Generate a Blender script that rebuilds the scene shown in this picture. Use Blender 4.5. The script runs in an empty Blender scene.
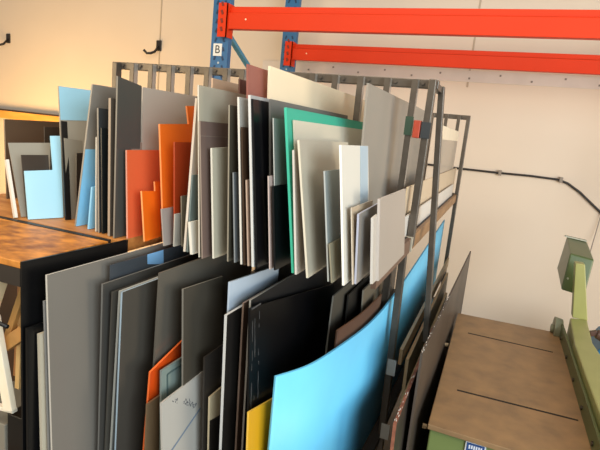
import bpy, bmesh, math, random
from mathutils import Vector, Matrix
random.seed(7)
S = bpy.context.scene
COL = S.collection

# ------------------------------------------------------------ camera
H = 1.60
yaw, pitch, roll, FPX = -0.363692, 0.187141, -0.0994474, 504.18
fw = Vector((math.sin(yaw)*math.cos(pitch), math.cos(yaw)*math.cos(pitch), -math.sin(pitch)))
rt = Vector((math.cos(yaw), -math.sin(yaw), 0)); dn = fw.cross(rt)
cr, sr = math.cos(roll), math.sin(roll)
right = cr*rt + sr*dn; down = -sr*rt + cr*dn
cam = bpy.data.objects.new('camera', bpy.data.cameras.new('camera')); COL.objects.link(cam)
M = Matrix((right, -down, -fw)).transposed().to_4x4(); M.translation = Vector((0, 0, H))
cam.matrix_world = M
cam.data.sensor_width = 36; cam.data.lens = 36*FPX/600; cam.data.clip_start = .02
S.camera = cam
# ------------------------------------------------------------ world, lights, exposure
S.view_settings.view_transform = 'Standard'; S.view_settings.look = 'None'
S.view_settings.gamma = 1; S.view_settings.use_curve_mapping = False
S.view_settings.exposure = 0.25
w = bpy.data.worlds.new('world'); S.world = w; w.use_nodes = True
w.node_tree.nodes['Background'].inputs[0].default_value = (1.0, .95, .88, 1)
w.node_tree.nodes['Background'].inputs[1].default_value = .25
def area(name, loc, target, sx, sy, power, col):
    l = bpy.data.lights.new(name, 'AREA'); l.shape = 'RECTANGLE'; l.size = sx; l.size_y = sy
    l.energy = power; l.color = col
    o = bpy.data.objects.new(name, l); COL.objects.link(o); o.location = loc
    o.rotation_euler = (Vector(target)-Vector(loc)).to_track_quat('-Z', 'Y').to_euler()
    return o
area('daylight_window', (2.7, -1.5, 2.2), (-.6, 1.4, 1.1), 2.4, 1.8, 135, (.80, .92, 1.0))
area('overhead_fill', (-.8, -.1, 3.1), (-.6, 1.8, 1.2), 2.6, 1.6, 50, (1.0, .86, .70))  # added warm fill from overhead; no lamp is known there
area('low_warm_fill', (-4.0, 2.5, .7), (-3.6, 3.8, 1.5), 1.4, .8, 48, (1.0, .62, .24))  # added low light for the warm glow on the left wall
area('right_wall_fill', (2.5, 1.2, 1.2), (.5, 3.8, 1.7), 2.0, 1.0, 50, (1.0, .85, .66))  # added to brighten the right of the back wall; no doorway known
area('left_warm_fill', (-3.2, -1.0, 1.7), (-1.1, .9, 1.2), 1.2, 1.2, 34, (1.0, .78, .48))  # added warm light for the cart opening; no window known

# ------------------------------------------------------------ materials
def lin(h):
    v = [int(h[i:i+2], 16)/255 for i in (0, 2, 4)]
    return tuple(c/12.92 if c <= .04045 else ((c+.055)/1.055)**2.4 for c in v) + (1,)
MC = {}
def mat(col, rough=.4, metal=0, noise=0, col2=None, scale=8, tr=0, spec=.5, stretch=(1, 1, 1), bump=0):
    key = (col, rough, metal, noise, col2, scale, tr, spec, stretch, bump)
    if key in MC: return MC[key]
    m = bpy.data.materials.new('mat_'+col); m.use_nodes = True; nt = m.node_tree
    b = nt.nodes['Principled BSDF']; c = lin(col)
    b.inputs['Roughness'].default_value = rough; b.inputs['Metallic'].default_value = metal
    b.inputs['Specular IOR Level'].default_value = spec
    tc = nt.nodes.new('ShaderNodeTexCoord'); mp = nt.nodes.new('ShaderNodeMapping')
    mp.inputs['Scale'].default_value = stretch
    nz = nt.nodes.new('ShaderNodeTexNoise'); nz.inputs['Scale'].default_value = scale; nz.inputs['Detail'].default_value = 6
    nt.links.new(tc.outputs['Object'], mp.inputs[0]); nt.links.new(mp.outputs[0], nz.inputs[0])
    rp = nt.nodes.new('ShaderNodeValToRGB'); nt.links.new(nz.outputs['Fac'], rp.inputs[0])
    if noise and col2: c2 = lin(col2)
    else: c2 = tuple(x*.93 for x in c[:3])+(1,)
    k = noise if noise else .3
    rp.color_ramp.elements[0].position = .5-.25*k if col2 else .35; rp.color_ramp.elements[1].position = .5+.25*k if col2 else .65
    rp.color_ramp.elements[0].color = c2; rp.color_ramp.elements[1].color = c
    nt.links.new(rp.outputs[0], b.inputs['Base Color'])
    if bump:
        bp = nt.nodes.new('ShaderNodeBump'); bp.inputs['Strength'].default_value = bump; bp.inputs['Distance'].default_value = .002
        nt.links.new(nz.outputs['Fac'], bp.inputs['Height']); nt.links.new(bp.outputs[0], b.inputs['Normal'])
    if tr:
        out = nt.nodes['Material Output']
        t = nt.nodes.new('ShaderNodeBsdfTranslucent'); t.inputs[0].default_value = c
        p = nt.nodes.new('ShaderNodeBsdfTransparent'); p.inputs[0].default_value = tuple(.5+.5*x for x in c[:3])+(1,)
        m1 = nt.nodes.new('ShaderNodeMixShader'); m1.inputs[0].default_value = .25
        m2 = nt.nodes.new('ShaderNodeMixShader'); m2.inputs[0].default_value = tr
        nt.links.new(b.outputs[0], m1.inputs[1]); nt.links.new(t.outputs[0], m1.inputs[2])
        nt.links.new(m1.outputs[0], m2.inputs[1]); nt.links.new(p.outputs[0], m2.inputs[2])
        nt.links.new(m2.outputs[0], out.inputs['Surface'])
    MC[key] = m
    return m

# ------------------------------------------------------------ helpers
def link(name, bm, mats, parent=None, smooth=False, bevel=0, kind=None):
    me = bpy.data.meshes.new(name); bmesh.ops.recalc_face_normals(bm, faces=bm.faces)
    bm.to_mesh(me); bm.free()
    o = bpy.data.objects.new(name, me); COL.objects.link(o)
    for m in (mats if isinstance(mats, (list, tuple)) else [mats]): me.materials.append(m)
    if smooth:
        for p in me.polygons: p.use_smooth = True
    if parent:
        o.parent = parent
        off = Vector((0, 0, 0)); p = parent
        while p: off += p.location; p = p.parent
        o.location = -off                            # world coordinates kept
    if bevel:
        b = o.modifiers.new('bevel', 'BEVEL'); b.width = bevel; b.segments = 2; b.limit_method = 'ANGLE'
    if kind: o['kind'] = kind
    return o
def box(bm, x0, x1, y0, y1, z0, z1, mi=0):
    vs = [bm.verts.new((x, y, z)) for z in (z0, z1) for y in (y0, y1) for x in (x0, x1)]
    for f in ((0, 2, 3, 1), (4, 5, 7, 6), (0, 1, 5, 4), (2, 6, 7, 3), (0, 4, 6, 2), (1, 3, 7, 5)):
        bm.faces.new([vs[i] for i in f]).material_index = mi
def bar(bm, a, b, wx, wy, mi=0, up=Vector((0, 1, 0))):
    a, b = Vector(a), Vector(b); d = (b-a).normalized()
    s = d.cross(up)
    if s.length < 1e-4: s = d.cross(Vector((1, 0, 0)))
    s.normalize(); t = s.cross(d).normalized()
    vs = []
    for p in (a, b):
        for i, j in ((-1, -1), (1, -1), (1, 1), (-1, 1)): vs.append(bm.verts.new(p + s*(wx/2*i) + t*(wy/2*j)))
    for f in ((3, 2, 1, 0), (4, 5, 6, 7), (0, 1, 5, 4), (1, 2, 6, 5), (2, 3, 7, 6), (3, 0, 4, 7)):
        bm.faces.new([vs[i] for i in f]).material_index = mi
def cyl(bm, a, b, r, r2=None, n=16):
    a, b = Vector(a), Vector(b); d = b-a
    q = d.to_track_quat('Z', 'Y').to_matrix().to_4x4(); q.translation = (a+b)/2
    bmesh.ops.create_cone(bm, cap_ends=True, segments=n, radius1=r, radius2=r if r2 is None else r2, depth=d.length, matrix=q)
def tube(bm, pts, r, n=8):
    pts = [Vector(p) for p in pts]; rings = []
    for i, p in enumerate(pts):
        d = (pts[min(i+1, len(pts)-1)]-pts[max(i-1, 0)]).normalized()
        s = d.cross(Vector((.13, .31, .94))).normalized(); t = s.cross(d)
        rings.append([bm.verts.new(p+s*r*math.cos(2*math.pi*k/n)+t*r*math.sin(2*math.pi*k/n)) for k in range(n)])
    for a, b in zip(rings, rings[1:]):
        for k in range(n): bm.faces.new((a[k], a[(k+1) % n], b[(k+1) % n], b[k]))
    bm.faces.new(rings[0]); bm.faces.new(rings[-1][::-1])
def prism(bm, base, off, mi=0):
    """closed outline (list of points) swept by the vector off"""
    off = Vector(off); A = [bm.verts.new(p) for p in base]; B = [bm.verts.new(Vector(p)+off) for p in base]
    fs = [bm.faces.new(A), bm.faces.new(B[::-1])]
    n = len(A)
    for i in range(n): fs.append(bm.faces.new((A[i], B[i], B[(i+1) % n], A[(i+1) % n])))
    for f in fs: f.material_index = mi
    return fs
def thing(name, label, cat, loc=(0, 0, 0), group=None):
    o = bpy.data.objects.new(name, None); COL.objects.link(o); o.empty_display_size = .1
    o.location = loc; o['label'] = label; o['category'] = cat
    if group: o['group'] = group
    return o
def tag(o, label, cat, group=None):
    o['label'] = label; o['category'] = cat
    if group: o['group'] = group
    return o
def mk(fn, *a):
    bm = bmesh.new(); fn(bm, *a); return bm
def boxes(*bs):
    bm = bmesh.new()
    for b in bs: box(bm, *b)
    return bm

# ------------------------------------------------------------ setting
WALL = mat('e0d1bf', .75, noise=1, col2='dbcbb8', scale=1.5)
WY = 3.80
link('floor', boxes((-7, 4, -3, WY+.1, -.1, 0)), mat('77706a', .6, noise=1, col2='5e5852', scale=3), kind='structure')
wb = link('wall_back', boxes((-7, 4, WY, WY+.1, 0, 4.6)), WALL, kind='structure')
for i, (x, z0) in enumerate(((-2.914, 0), (-.305, 2.0))):
    link('trim_%d' % (i+1), boxes((x-.006, x+.006, WY-.003, WY, z0, 4.6)), mat('b9a892', .7), kind='structure')
# perforated steel strip along the wall, behind the rear beam
bm = bmesh.new(); box(bm, -1.9, 2.6, WY-.010, WY, 2.035, 2.11)
for k in range(22):
    bar(bm, (-1.7+k*.2, WY-.0115, 2.066+.014*(-1)**k), (-1.7+k*.2, WY-.0115, 2.078+.014*(-1)**k), .012, .003, 1)
wall_strip = link('wall_strip', bm, [mat('ddd3ca', .6), mat('8a8078', .6)], None); tag(wall_strip, 'pale grey perforated steel strip fixed along the back wall under the rear red beam', 'strip')

# ------------------------------------------------------------ pallet rack (blue uprights, red beams)
BLUE = mat('2f6ea0', .4, noise=1, col2='28628f', scale=4); DBLUE = mat('16375a', .5)
RED = mat('dc380a', .5, noise=1, col2='d23408', scale=3, spec=.25)
pr = thing('pallet_rack', 'pallet racking with blue perforated uprights and orange red beams against the back wall', 'rack', (-1.6, 2.6, 0))
def upright(x, y, face=-1):
    bm = bmesh.new(); y0, y1 = (y, y+.035)
    box(bm, x-.055, x+.055, y0, y0+.003, 0, 3.0)
    box(bm, x-.055, x-.052, y0+.003, y1, 0, 3.0); box(bm, x+.052, x+.055, y0+.003, y1, 0, 3.0)
    box(bm, x-.055, x-.035, y1, y1+.003, 0, 3.0); box(bm, x+.035, x+.055, y1, y1+.003, 0, 3.0)
    z = 1.70
    while z < 2.7:
        for s in (-1, 1):
            # slanted teardrop slots
            bar(bm, (x+s*.030, y-.001, z-.011), (x+s*.022, y-.001, z+.011), .010, .004, 1)
        z += .05
    z = 1.725
    while z < 2.7:
        box(bm, x-.005, x+.005, y-.003, y, z-.005, z+.005, 2); z += .1
    u = link('upright', bm, [BLUE, DBLUE, mat('a9b6c0', .3, .7)], pr)
    return u
for x in (-1.585, 1.25):
    upright(x, 2.6); upright(x, 3.56)
    bm = bmesh.new()
    bar(bm, (x+.01, 2.64, 2.11), (x+.01, 3.52, 1.66), .022, .028, up=Vector((1, 0, 0)))
    bar(bm, (x+.02, 2.68, 1.10), (x+.02, 3.50, 1.60), .03, .045, up=Vector((1, 0, 0)))
    link('brace', bm, mat('3f8fae', .4), pr)
def beam(y, z0, z1, x0, x1, back=False):
    # stepped box beam profile swept along X
    s = -1 if not back else -1
    d = .045
    prof = [(y, z0), (y, z0+(z1-z0)*.70), (y+.022, z0+(z1-z0)*.74), (y+.022, z1), (y+d, z1), (y+d, z0)]
    bm = bmesh.new(); prism(bm, [(x0, a, b) for a, b in prof], (x1-x0, 0, 0))
    b = link('beam', bm, RED, pr, bevel=.002)
    for sx, xe in ((1, x0), (-1, x1)):
        bm = bmesh.new()
        box(bm, min(xe, xe-sx*.006), max(xe, xe-sx*.006), y-.012, y+.06, z0-.045, z1+.012)
        box(bm, min(xe, xe-sx*.058), max(xe, xe-sx*.058), y-.012, y-.008, z0-.045, z1+.012)
        for k in range(4):
            z = z0-.015+k*.044
            bar(bm, (xe-sx*.028, y-.0135, z), (xe-sx*.036, y-.0135, z+.022), .012, .004, 1)
        link('connector', bm, [RED, mat('7d2410', .5)], b)
    bm = bmesh.new(); cyl(bm, (x0+.11, y-.002, (z0+z1)/2-.01), (x0+.11, y+.001, (z0+z1)/2-.01), .005, n=10)
    c3 = link('rivet', bm, mat('f2d8b0', .4), b)
beam(2.575, 2.106, 2.228, -1.525, 1.19)
beam(3.505, 2.088, 2.200, -1.525, 1.19)
lab = link('bay_label', boxes((-1.622, -1.566, 2.596, 2.5985, 1.962, 2.029)), mat('eeeae0', .5), pr)
tc = bpy.data.curves.new('letter', 'FONT'); tc.body = 'B'; tc.size = .062; tc.extrude = .0006; tc.align_x = 'CENTER'; tc.align_y = 'CENTER'
tmp = bpy.data.objects.new('tmp_letter', tc); COL.objects.link(tmp); bpy.context.view_layer.update()
me = bpy.data.meshes.new_from_object(tmp.evaluated_get(bpy.context.evaluated_depsgraph_get())); bpy.data.objects.remove(tmp)
lo = bpy.data.objects.new('letter', me); COL.objects.link(lo); me.materials.clear(); me.materials.append(mat('1a1a1c', .6))
lo.parent = lab; lo.location = Vector((-1.594, 2.5955, 1.9955)); lo.rotation_euler = (math.pi/2, 0, 0); lo.scale = (1.0, 1, 1)

# ------------------------------------------------------------ wall fittings
def hook(x, z, label):
    t = thing('wall_hook', label, 'hook', (x, WY, z))
    link('mounting_plate', boxes((x-.026, x+.026, WY-.012, WY, z-.045, z+.045)), mat('2c2622', .45), t, bevel=.005)
    bm = bmesh.new(); tube(bm, [(x, WY-.01, z-.01), (x-.01, WY-.05, z-.06), (x-.025, WY-.08, z-.075), (x-.05, WY-.10, z-.08), (x-.075, WY-.11, z-.055)], .011)
    link('hook_arm', bm, mat('2c2622', .4), t, smooth=True)
hook(-2.92, 2.19, 'dark steel hook on the back wall above the left of the steel bars')
hook(-4.74, 2.20, 'dark steel hook on the back wall at the left edge of the picture')
wr = link('wooden_rail', boxes((-6.6, -3.35, WY-.07, WY, 1.415, 1.49)), mat('f0b458', .5, noise=1, col2='d8923c', scale=5, stretch=(1, 4, 4)))
tag(wr, 'orange brown wooden rail with a dark strip on the back wall, far left', 'rail')
link('capping_strip', boxes((-6.6, -3.35, WY-.075, WY, 1.491, 1.505)), mat('3a2a1e', .6), wr)

cb = thing('cable', 'black cable clipped along the back wall right of the sheet rack', 'cable', (.2, 3.78, 1.43))
bm = bmesh.new(); tube(bm, [(-1.2, 3.782, 1.445), (-.6, 3.782, 1.44), (-.28, 3.782, 1.436), (0, 3.782, 1.437), (.19, 3.782, 1.441), (.37, 3.782, 1.438), (.43, 3.782, 1.42), (.51, 3.782, 1.372), (.65, 3.782, 1.26), (.9, 3.782, 1.05)], .0075)
link('insulation', bm, mat('241d1a', .4), cb, smooth=True)
for x in (.001, .385):
    link('cable_clip', boxes((x-.01, x+.01, 3.766, 3.797, 1.42, 1.456)), mat('8a7d70', .5), cb)

# ------------------------------------------------------------ sheet rack
STEEL = mat('655d53', .36, .5, noise=1, col2='554d44', scale=30, bump=.1)
STEELL = mat('bdb5aa', .3, .5)  # brighter copy of the steel; bright bar edge put into the colour
WOODB = mat('c98a48', .5, noise=1, col2='9a5e2a', scale=9, stretch=(1, 5, 5))
DARK = mat('3a3128', .6)
FX = [-1.288, -1.215, -1.138, -1.062, -.988, -.918, -.850, -.790, -.715, -.640, -.555, -.484, -.408, -.330, -.253]
XR, XL, YF, YB, ZT = -.207, -1.288, 1.45, 2.90, 1.765
rk = thing('sheet_rack', 'steel rack of upright bars with wooden shelves holding two rows of plastic sheets', 'rack', (-.75, 2.0, 0))
for y, zt, nm in ((YF, ZT, 'top_rail'), (YB, 1.757, 'top_rail')):
    link(nm, boxes((XL-.012, XR+.014, y+.012, y+.034, zt-.021, zt+.003)), STEEL, rk, bevel=.002)
    for x in (FX if y == YF else FX[-4:]):
        bm = bmesh.new(); cyl(bm, (x+.018, y+.006, zt-.008), (x+.018, y+.0115, zt-.008), .005, n=8); link('rail_bolt', bm, STEEL, rk)
def slot_bar(x, y, zt, z0=1.332):
    # U channel open to the right
    bm = bmesh.new()
    box(bm, x-.010, x+.007, y-.010, y-.007, z0, zt)
    box(bm, x-.010, x-.007, y-.007, y+.012, z0, zt)
    box(bm, x+.004, x+.007, y-.007, y+.012, z0, zt, 1)
    link('bar', bm, [STEEL, STEELL], rk)
for x in FX[1:]: slot_bar(x, YF, ZT-.001)
for x in (-.46, -.39, -.315, -.25): slot_bar(x, YB, 1.756)
# corner posts, upper and lower pieces
def post(x0, y, z0, x1, z1, wdt=.020):
    bm = bmesh.new(); bar(bm, (x0, y, z0), (x1, y, z1), wdt, .026)
    return link('post', bm, [STEEL], rk, bevel=.002)
post(XR, YF, 1.30, XR, ZT+.002); post(XL, YF, 0, XL, ZT)
post(-.199, YF, 0, -.222, 1.286); post(-.262, YF+.03, .52, -.262, 1.286, .02)
post(XR+.006, YB, 0, XR+.006, 1.745); post(XL, YB, 0, XL, 1.745)
post(-.135, 1.60, .968, -.201, 1.765, .018)       # outward leaning brace post
link('post_bracket', boxes((XR-.008, XR+.010, YF+.0345, YF+.165, ZT-.020, ZT-.002)), STEEL, rk)
for (x0, x1, z0, z1) in ((-.252, -.221, 1.288, 1.330), (-.220, -.198, 1.288, 1.330)):
    link('joint_plate', boxes((x0, x1, YF-.022, YF-.013, z0, z1)), mat('b3ab98', .45, .2), rk, bevel=.001)
for z, dx in ((.926, -.2085), (.715, -.2005)):
    link('tape_mark', boxes((dx-.013, dx+.013, YF-.0165, YF-.0145, z-.025, z+.025)), mat('b4b2aa', .6), rk)
# plates and red spacer between the last two bars
link('spacer_plate', boxes((-.266, -.244, YF-.013, YF-.010, 1.613, 1.664)), mat('2e4634', .5), rk)
link('spacer_plate', boxes((-.219, -.194, YF-.018, YF-.0145, 1.608, 1.652)), mat('2c3134', .5), rk)
link('spacer_block', boxes((-.241, -.222, YF-.020, YF+.02, 1.607, 1.655)), mat('b0452a', .5, noise=1, col2='9a3620', scale=30), rk, bevel=.002)
# shelves
SHD = mat('2a2622', .6)
link('shelf_board', boxes((-1.34, -.729, .842, 1.42, 1.300, 1.329)), WOODB, rk)
link('shelf_board', boxes((-.724, -.212, 1.06, 3.0, 1.310, 1.329)), SHD, rk)
link('shelf_board', boxes((-1.34, -.725, 1.48, 3.0, 1.300, 1.329)), SHD, rk)
link('lower_shelf', boxes((-.718, -.213, .60, 3.0, .670, .699)), SHD, rk)
link('lower_shelf', boxes((-1.34, -.73, .86, 3.0, .670, .699)), SHD, rk)
WED = mat('a07a52', .5, noise=1, col2='7a5836', scale=10, stretch=(4, 1, 4))
link('edge_strip', boxes((-.211, -.200, 1.00, 1.405, 1.290, 1.332)), mat('6a5040', .5), rk)  # front stretch coloured darker for the shade it lies in
link('edge_strip', boxes((-.211, -.2005, 1.466, 2.885, 1.290, 1.332)), WED, rk)
link('edge_strip', boxes((-.196, -.186, 1.47, 2.885, .925, .975)), mat('b79c78', .5, noise=1, col2='9a8260', scale=10, stretch=(4, 1, 4)), rk)

SHEETS = [  # colours chosen with some shading already in them
    {'name': 'plastic_sheet', 'label': 'wide dark brown plastic sheet at the far left end of the upper shelf', 'P': [-1.2618, 1.0, 1.33], 'yaw': 0, 'lean': -0.03, 'pts': [(0.0, 0.0), (0.1961, 0.0), (0.1961, 0.2199), (0.0, 0.2183)], 'th': 0.005, 'col': '5d4a38', 'rough': 0.35, 'tr': 0, 'film': None, 'edge': None, 'group': None, 'low': 0},
    {'name': 'plastic_sheet', 'label': 'narrow white sheet standing at the far left end of the wooden shelf', 'P': [-1.0377, 0.841, 1.33], 'yaw': 0.3, 'lean': -0.3598, 'pts': [(0.0, 0.0), (0.0066, 0.0), (0.0066, 0.1391), (0.0, 0.139)], 'th': 0.01, 'col': 'e6ded0', 'rough': 0.35, 'tr': 0, 'film': None, 'edge': None, 'group': None, 'low': 0},
    {'name': 'plastic_sheet', 'label': 'grey sheet with a notched corner behind the light blue notched sheet', 'P': [-1.0378, 0.8599, 1.33], 'yaw': 0.3, 'lean': -0.4116, 'pts': [(0.0, 0.0), (0.0675, 0.0), (0.1007, 0.1867), (0.0, 0.1824)], 'th': 0.003, 'col': '9a9486', 'rough': 0.35, 'tr': 0, 'film': None, 'edge': None, 'group': None, 'low': 0},
    {'name': 'plastic_sheet', 'label': 'small dark brown sheet right behind the light blue notched sheet', 'P': [-1.0162, 0.858, 1.33], 'yaw': 0.33, 'lean': -0.2261, 'pts': [(-0.0, 0.0), (0.0576, 0.0), (0.062, 0.1515), (0.0, 0.1499)], 'th': 0.003, 'col': '3b3026', 'rough': 0.35, 'tr': 0, 'film': None, 'edge': None, 'group': None, 'low': 0},
    {'name': 'plastic_sheet', 'label': 'light blue notched sheet with a tall narrow tab, upper shelf left', 'P': [-1.0049, 0.8512, 1.33], 'yaw': 0.37, 'lean': -0.2185, 'pts': [(0.0, 0.0), (0.0803, 0.0001), (0.0886, 0.2004), (0.0649, 0.199), (0.0644, 0.1167), (0.0, 0.1138)], 'th': 0.004, 'col': 'aee0f2', 'rough': 0.35, 'tr': 0, 'film': None, 'edge': None, 'group': None, 'low': 0},
    {'name': 'plastic_sheet', 'label': 'narrow dark brown sheet rising behind the tab of the notched blue sheet', 'P': [-1.0933, 0.9825, 1.33], 'yaw': 0.2, 'lean': -0.06, 'pts': [(0.0, 0.0), (0.0467, 0.0), (0.0467, 0.2137), (0.0, 0.2111)], 'th': 0.004, 'col': '33281f', 'rough': 0.35, 'tr': 0, 'film': None, 'edge': None, 'group': None, 'low': 0},
    {'name': 'plastic_sheet', 'label': 'thin black strip added for the dark slot right of the notched light blue sheet', 'P': [-0.9508, 0.9093, 1.33], 'yaw': 0.3, 'lean': -0.1108, 'pts': [(0.0, 0.0), (0.014, 0.0), (0.014, 0.235), (0.0, 0.235)], 'th': 0.003, 'col': '14110e', 'rough': 0.35, 'tr': 0, 'film': None, 'edge': None, 'group': None, 'low': 0},  # added strip standing in for a dark gap between sheets
    {'name': 'plastic_sheet', 'label': 'grey sheet with light blue film across its top, upper shelf left', 'P': [-0.9908, 0.9422, 1.33], 'yaw': 0.25, 'lean': -0.1, 'pts': [(0.0, 0.0), (0.16, 0.0), (0.16, 0.3163), (0.0, 0.3163)], 'th': 0.004, 'col': 'a39c8c', 'rough': 0.35, 'tr': 0, 'film': ('9fd0e2', [(0.0005, 0.3158), (0.0982, 0.3158), (0.095, 0.2398), (0.0013, 0.2356)]), 'edge': None, 'group': None, 'low': 0},
    {'name': 'plastic_sheet', 'label': 'low taupe sheet beneath the blue topped sheet, upper shelf left', 'P': [-0.9528, 0.9163, 1.33], 'yaw': 0.15, 'lean': -0.0758, 'pts': [(0.0, 0.0), (0.0486, 0.0), (0.0486, 0.1897), (0.0, 0.1952)], 'th': 0.003, 'col': '8f8878', 'rough': 0.35, 'tr': 0, 'film': None, 'edge': None, 'group': None, 'low': 0},
    {'name': 'plastic_sheet', 'label': 'small dark brown strip added for the dark slot behind the blue filmed leaning sheet', 'P': [-0.9127, 0.905, 1.33], 'yaw': 0, 'lean': -0.02, 'pts': [(0.0, 0.0), (0.03, 0.0), (0.03, 0.1649), (0.0, 0.1649)], 'th': 0.003, 'col': '2a211a', 'rough': 0.35, 'tr': 0, 'film': None, 'edge': None, 'group': None, 'low': 0},  # added strip standing in for the taupe sheet's dark slot
    {'name': 'plastic_sheet', 'label': 'taupe sheet leaning right with light blue film on its lower half', 'P': [-0.8878, 0.8774, 1.33], 'yaw': 0, 'lean': 0.1303, 'pts': [(0.0, 0.0), (0.3, 0.0), (0.3, 0.3242), (0.0, 0.3242)], 'th': 0.004, 'col': '8e877c', 'rough': 0.35, 'tr': 0, 'film': ('8ccbed', [(0.0008, 0.1811), (0.0574, 0.1811), (0.0892, 0.0), (0.0005, 0.0)]), 'edge': None, 'group': None, 'low': 0},
    {'name': 'plastic_sheet', 'label': 'small light blue offcut beside the blue filmed leaning sheet', 'P': [-0.8469, 0.8751, 1.33], 'yaw': 0, 'lean': 0.0785, 'pts': [(0.0, 0.0), (0.12, 0.0), (0.12, 0.0979), (0.0, 0.0979)], 'th': 0.004, 'col': '8ccbed', 'rough': 0.35, 'tr': 0, 'film': None, 'edge': None, 'group': None, 'low': 0},
    {'name': 'plastic_sheet', 'label': 'narrow off-white offcut edge left of the charcoal sheets, upper shelf', 'P': [-0.8183, 0.8681, 1.33], 'yaw': 0, 'lean': -0.0216, 'pts': [(0.0, 0.0), (0.12, 0.0), (0.12, 0.2099), (0.0, 0.2099)], 'th': 0.003, 'col': 'c9c2b4', 'rough': 0.35, 'tr': 0, 'film': None, 'edge': None, 'group': None, 'low': 0},
    {'name': 'plastic_sheet', 'label': 'charcoal sheet just left of the thin brown edged sheet, upper shelf', 'P': [-0.8071, 0.8653, 1.33], 'yaw': 0, 'lean': -0.0397, 'pts': [(0.0, 0.0), (0.35, 0.0), (0.35, 0.272), (0.0, 0.272)], 'th': 0.004, 'col': '3c3e3e', 'rough': 0.35, 'tr': 0, 'film': None, 'edge': '8a8378', 'group': None, 'low': 0},
    {'name': 'plastic_sheet', 'label': 'short black sheet in front of the charcoal sheet, left upper shelf', 'P': [-0.7954, 0.8634, 1.33], 'yaw': 0, 'lean': -0.043, 'pts': [(0.0, 0.0), (0.2, 0.0), (0.2, 0.2308), (0.0, 0.2308)], 'th': 0.003, 'col': '1b2020', 'rough': 0.35, 'tr': 0, 'film': None, 'edge': None, 'group': None, 'low': 0},
    {'name': 'plastic_sheet', 'label': 'thin brown edged grey sheet left of the tallest charcoal sheet', 'P': [-0.7697, 0.8552, 1.33], 'yaw': 0, 'lean': -0.025, 'pts': [(0.0, 0.0), (0.4, 0.0), (0.4, 0.2947), (0.0, 0.2947)], 'th': 0.006, 'col': '5d5348', 'rough': 0.35, 'tr': 0, 'film': None, 'edge': 'a08f7c', 'group': None, 'low': 0},
    {'name': 'plastic_sheet', 'label': 'tall charcoal sheet left of the big beige sheet, upper shelf', 'P': [-0.7499, 0.8486, 1.33], 'yaw': 0, 'lean': -0.0097, 'pts': [(0.0, 0.0), (0.0747, 0.0), (0.0747, 0.328), (0.0, 0.3395)], 'th': 0.004, 'col': '4a4b46', 'rough': 0.3, 'tr': 0, 'film': None, 'edge': '7f7a70', 'group': None, 'low': 0},
    {'name': 'plastic_sheet', 'label': 'large beige grey sheet standing behind the orange sheets', 'P': [-0.746, 0.93, 1.33], 'yaw': 0, 'lean': -0.03, 'pts': [(0.0, 0.0), (0.5, 0.0), (0.5, 0.3266), (0.0, 0.3266)], 'th': 0.004, 'col': 'b0a698', 'rough': 0.35, 'tr': 0, 'film': None, 'edge': None, 'group': None, 'low': 0},
    {'name': 'plastic_sheet', 'label': 'low grey brown sheet peeking over the coral red sheet', 'P': [-0.7448, 0.895, 1.33], 'yaw': 0, 'lean': -0.03, 'pts': [(0.0, 0.0), (0.1007, 0.0), (0.1007, 0.2057), (0.0, 0.2067)], 'th': 0.002, 'col': '8a7a6c', 'rough': 0.35, 'tr': 0, 'film': None, 'edge': None, 'group': None, 'low': 0},
    {'name': 'plastic_sheet', 'label': 'coral red sheet, leftmost of the orange sheets on the upper shelf', 'P': [-0.7276, 0.865, 1.33], 'yaw': 0, 'lean': -0.0558, 'pts': [(0.0, 0.0), (0.16, 0.0), (0.16, 0.191), (0.0, 0.191)], 'th': 0.004, 'col': 'e0683c', 'rough': 0.4, 'tr': 0, 'film': None, 'edge': 'e8a48a', 'group': None, 'low': 0},
    {'name': 'plastic_sheet', 'label': 'bright orange notched sheet, tallest of the orange sheets', 'P': [-0.6544, 0.8938, 1.33], 'yaw': 0, 'lean': -0.0972, 'pts': [(0.0, 0.0), (0.1327, 0.0), (0.1409, 0.3005), (0.1002, 0.2974), (0.1064, 0.2575), (-0.0, 0.2526)], 'th': 0.004, 'col': 'f0701c', 'rough': 0.35, 'tr': 0, 'film': None, 'edge': 'f09050', 'group': None, 'low': 0},
    {'name': 'plastic_sheet', 'label': 'small orange stepped sheet in front of the coral red sheet', 'P': [-0.6853, 0.869, 1.33], 'yaw': 0, 'lean': -0.1213, 'pts': [(0.0, 0.0), (0.0553, 0.002), (0.0624, 0.1255), (0.0449, 0.1266), (0.0448, 0.1056), (0.0, 0.109)], 'th': 0.004, 'col': 'ea6e18', 'rough': 0.35, 'tr': 0, 'film': None, 'edge': 'f0a060', 'group': None, 'low': 0},
    {'name': 'plastic_sheet', 'label': 'dark rust red sheet in front of the bright orange notched sheet', 'P': [-0.6196, 0.885, 1.33], 'yaw': 0, 'lean': -0.06, 'pts': [(0.0, 0.0), (0.14, 0.0), (0.14, 0.2188), (0.0, 0.2188)], 'th': 0.003, 'col': 'a83c18', 'rough': 0.35, 'tr': 0, 'film': None, 'edge': None, 'group': None, 'low': 0},
    {'name': 'plastic_sheet', 'label': 'low pale grey offcut below the bright orange sheet', 'P': [-0.6323, 0.866, 1.33], 'yaw': 0, 'lean': -0.138, 'pts': [(0.0, 0.0), (0.05, 0.0), (0.05, 0.0787), (0.0, 0.0787)], 'th': 0.003, 'col': 'a09890', 'rough': 0.35, 'tr': 0, 'film': None, 'edge': None, 'group': None, 'low': 0},
    {'name': 'plastic_sheet', 'label': 'small olive grey offcut below the rust red sheet', 'P': [-0.6033, 0.89, 1.33], 'yaw': 0, 'lean': -0.08, 'pts': [(0.0, 0.0), (0.08, 0.0), (0.08, 0.1081), (0.0, 0.1081)], 'th': 0.003, 'col': '7d7767', 'rough': 0.35, 'tr': 0, 'film': None, 'edge': None, 'group': None, 'low': 0},
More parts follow.
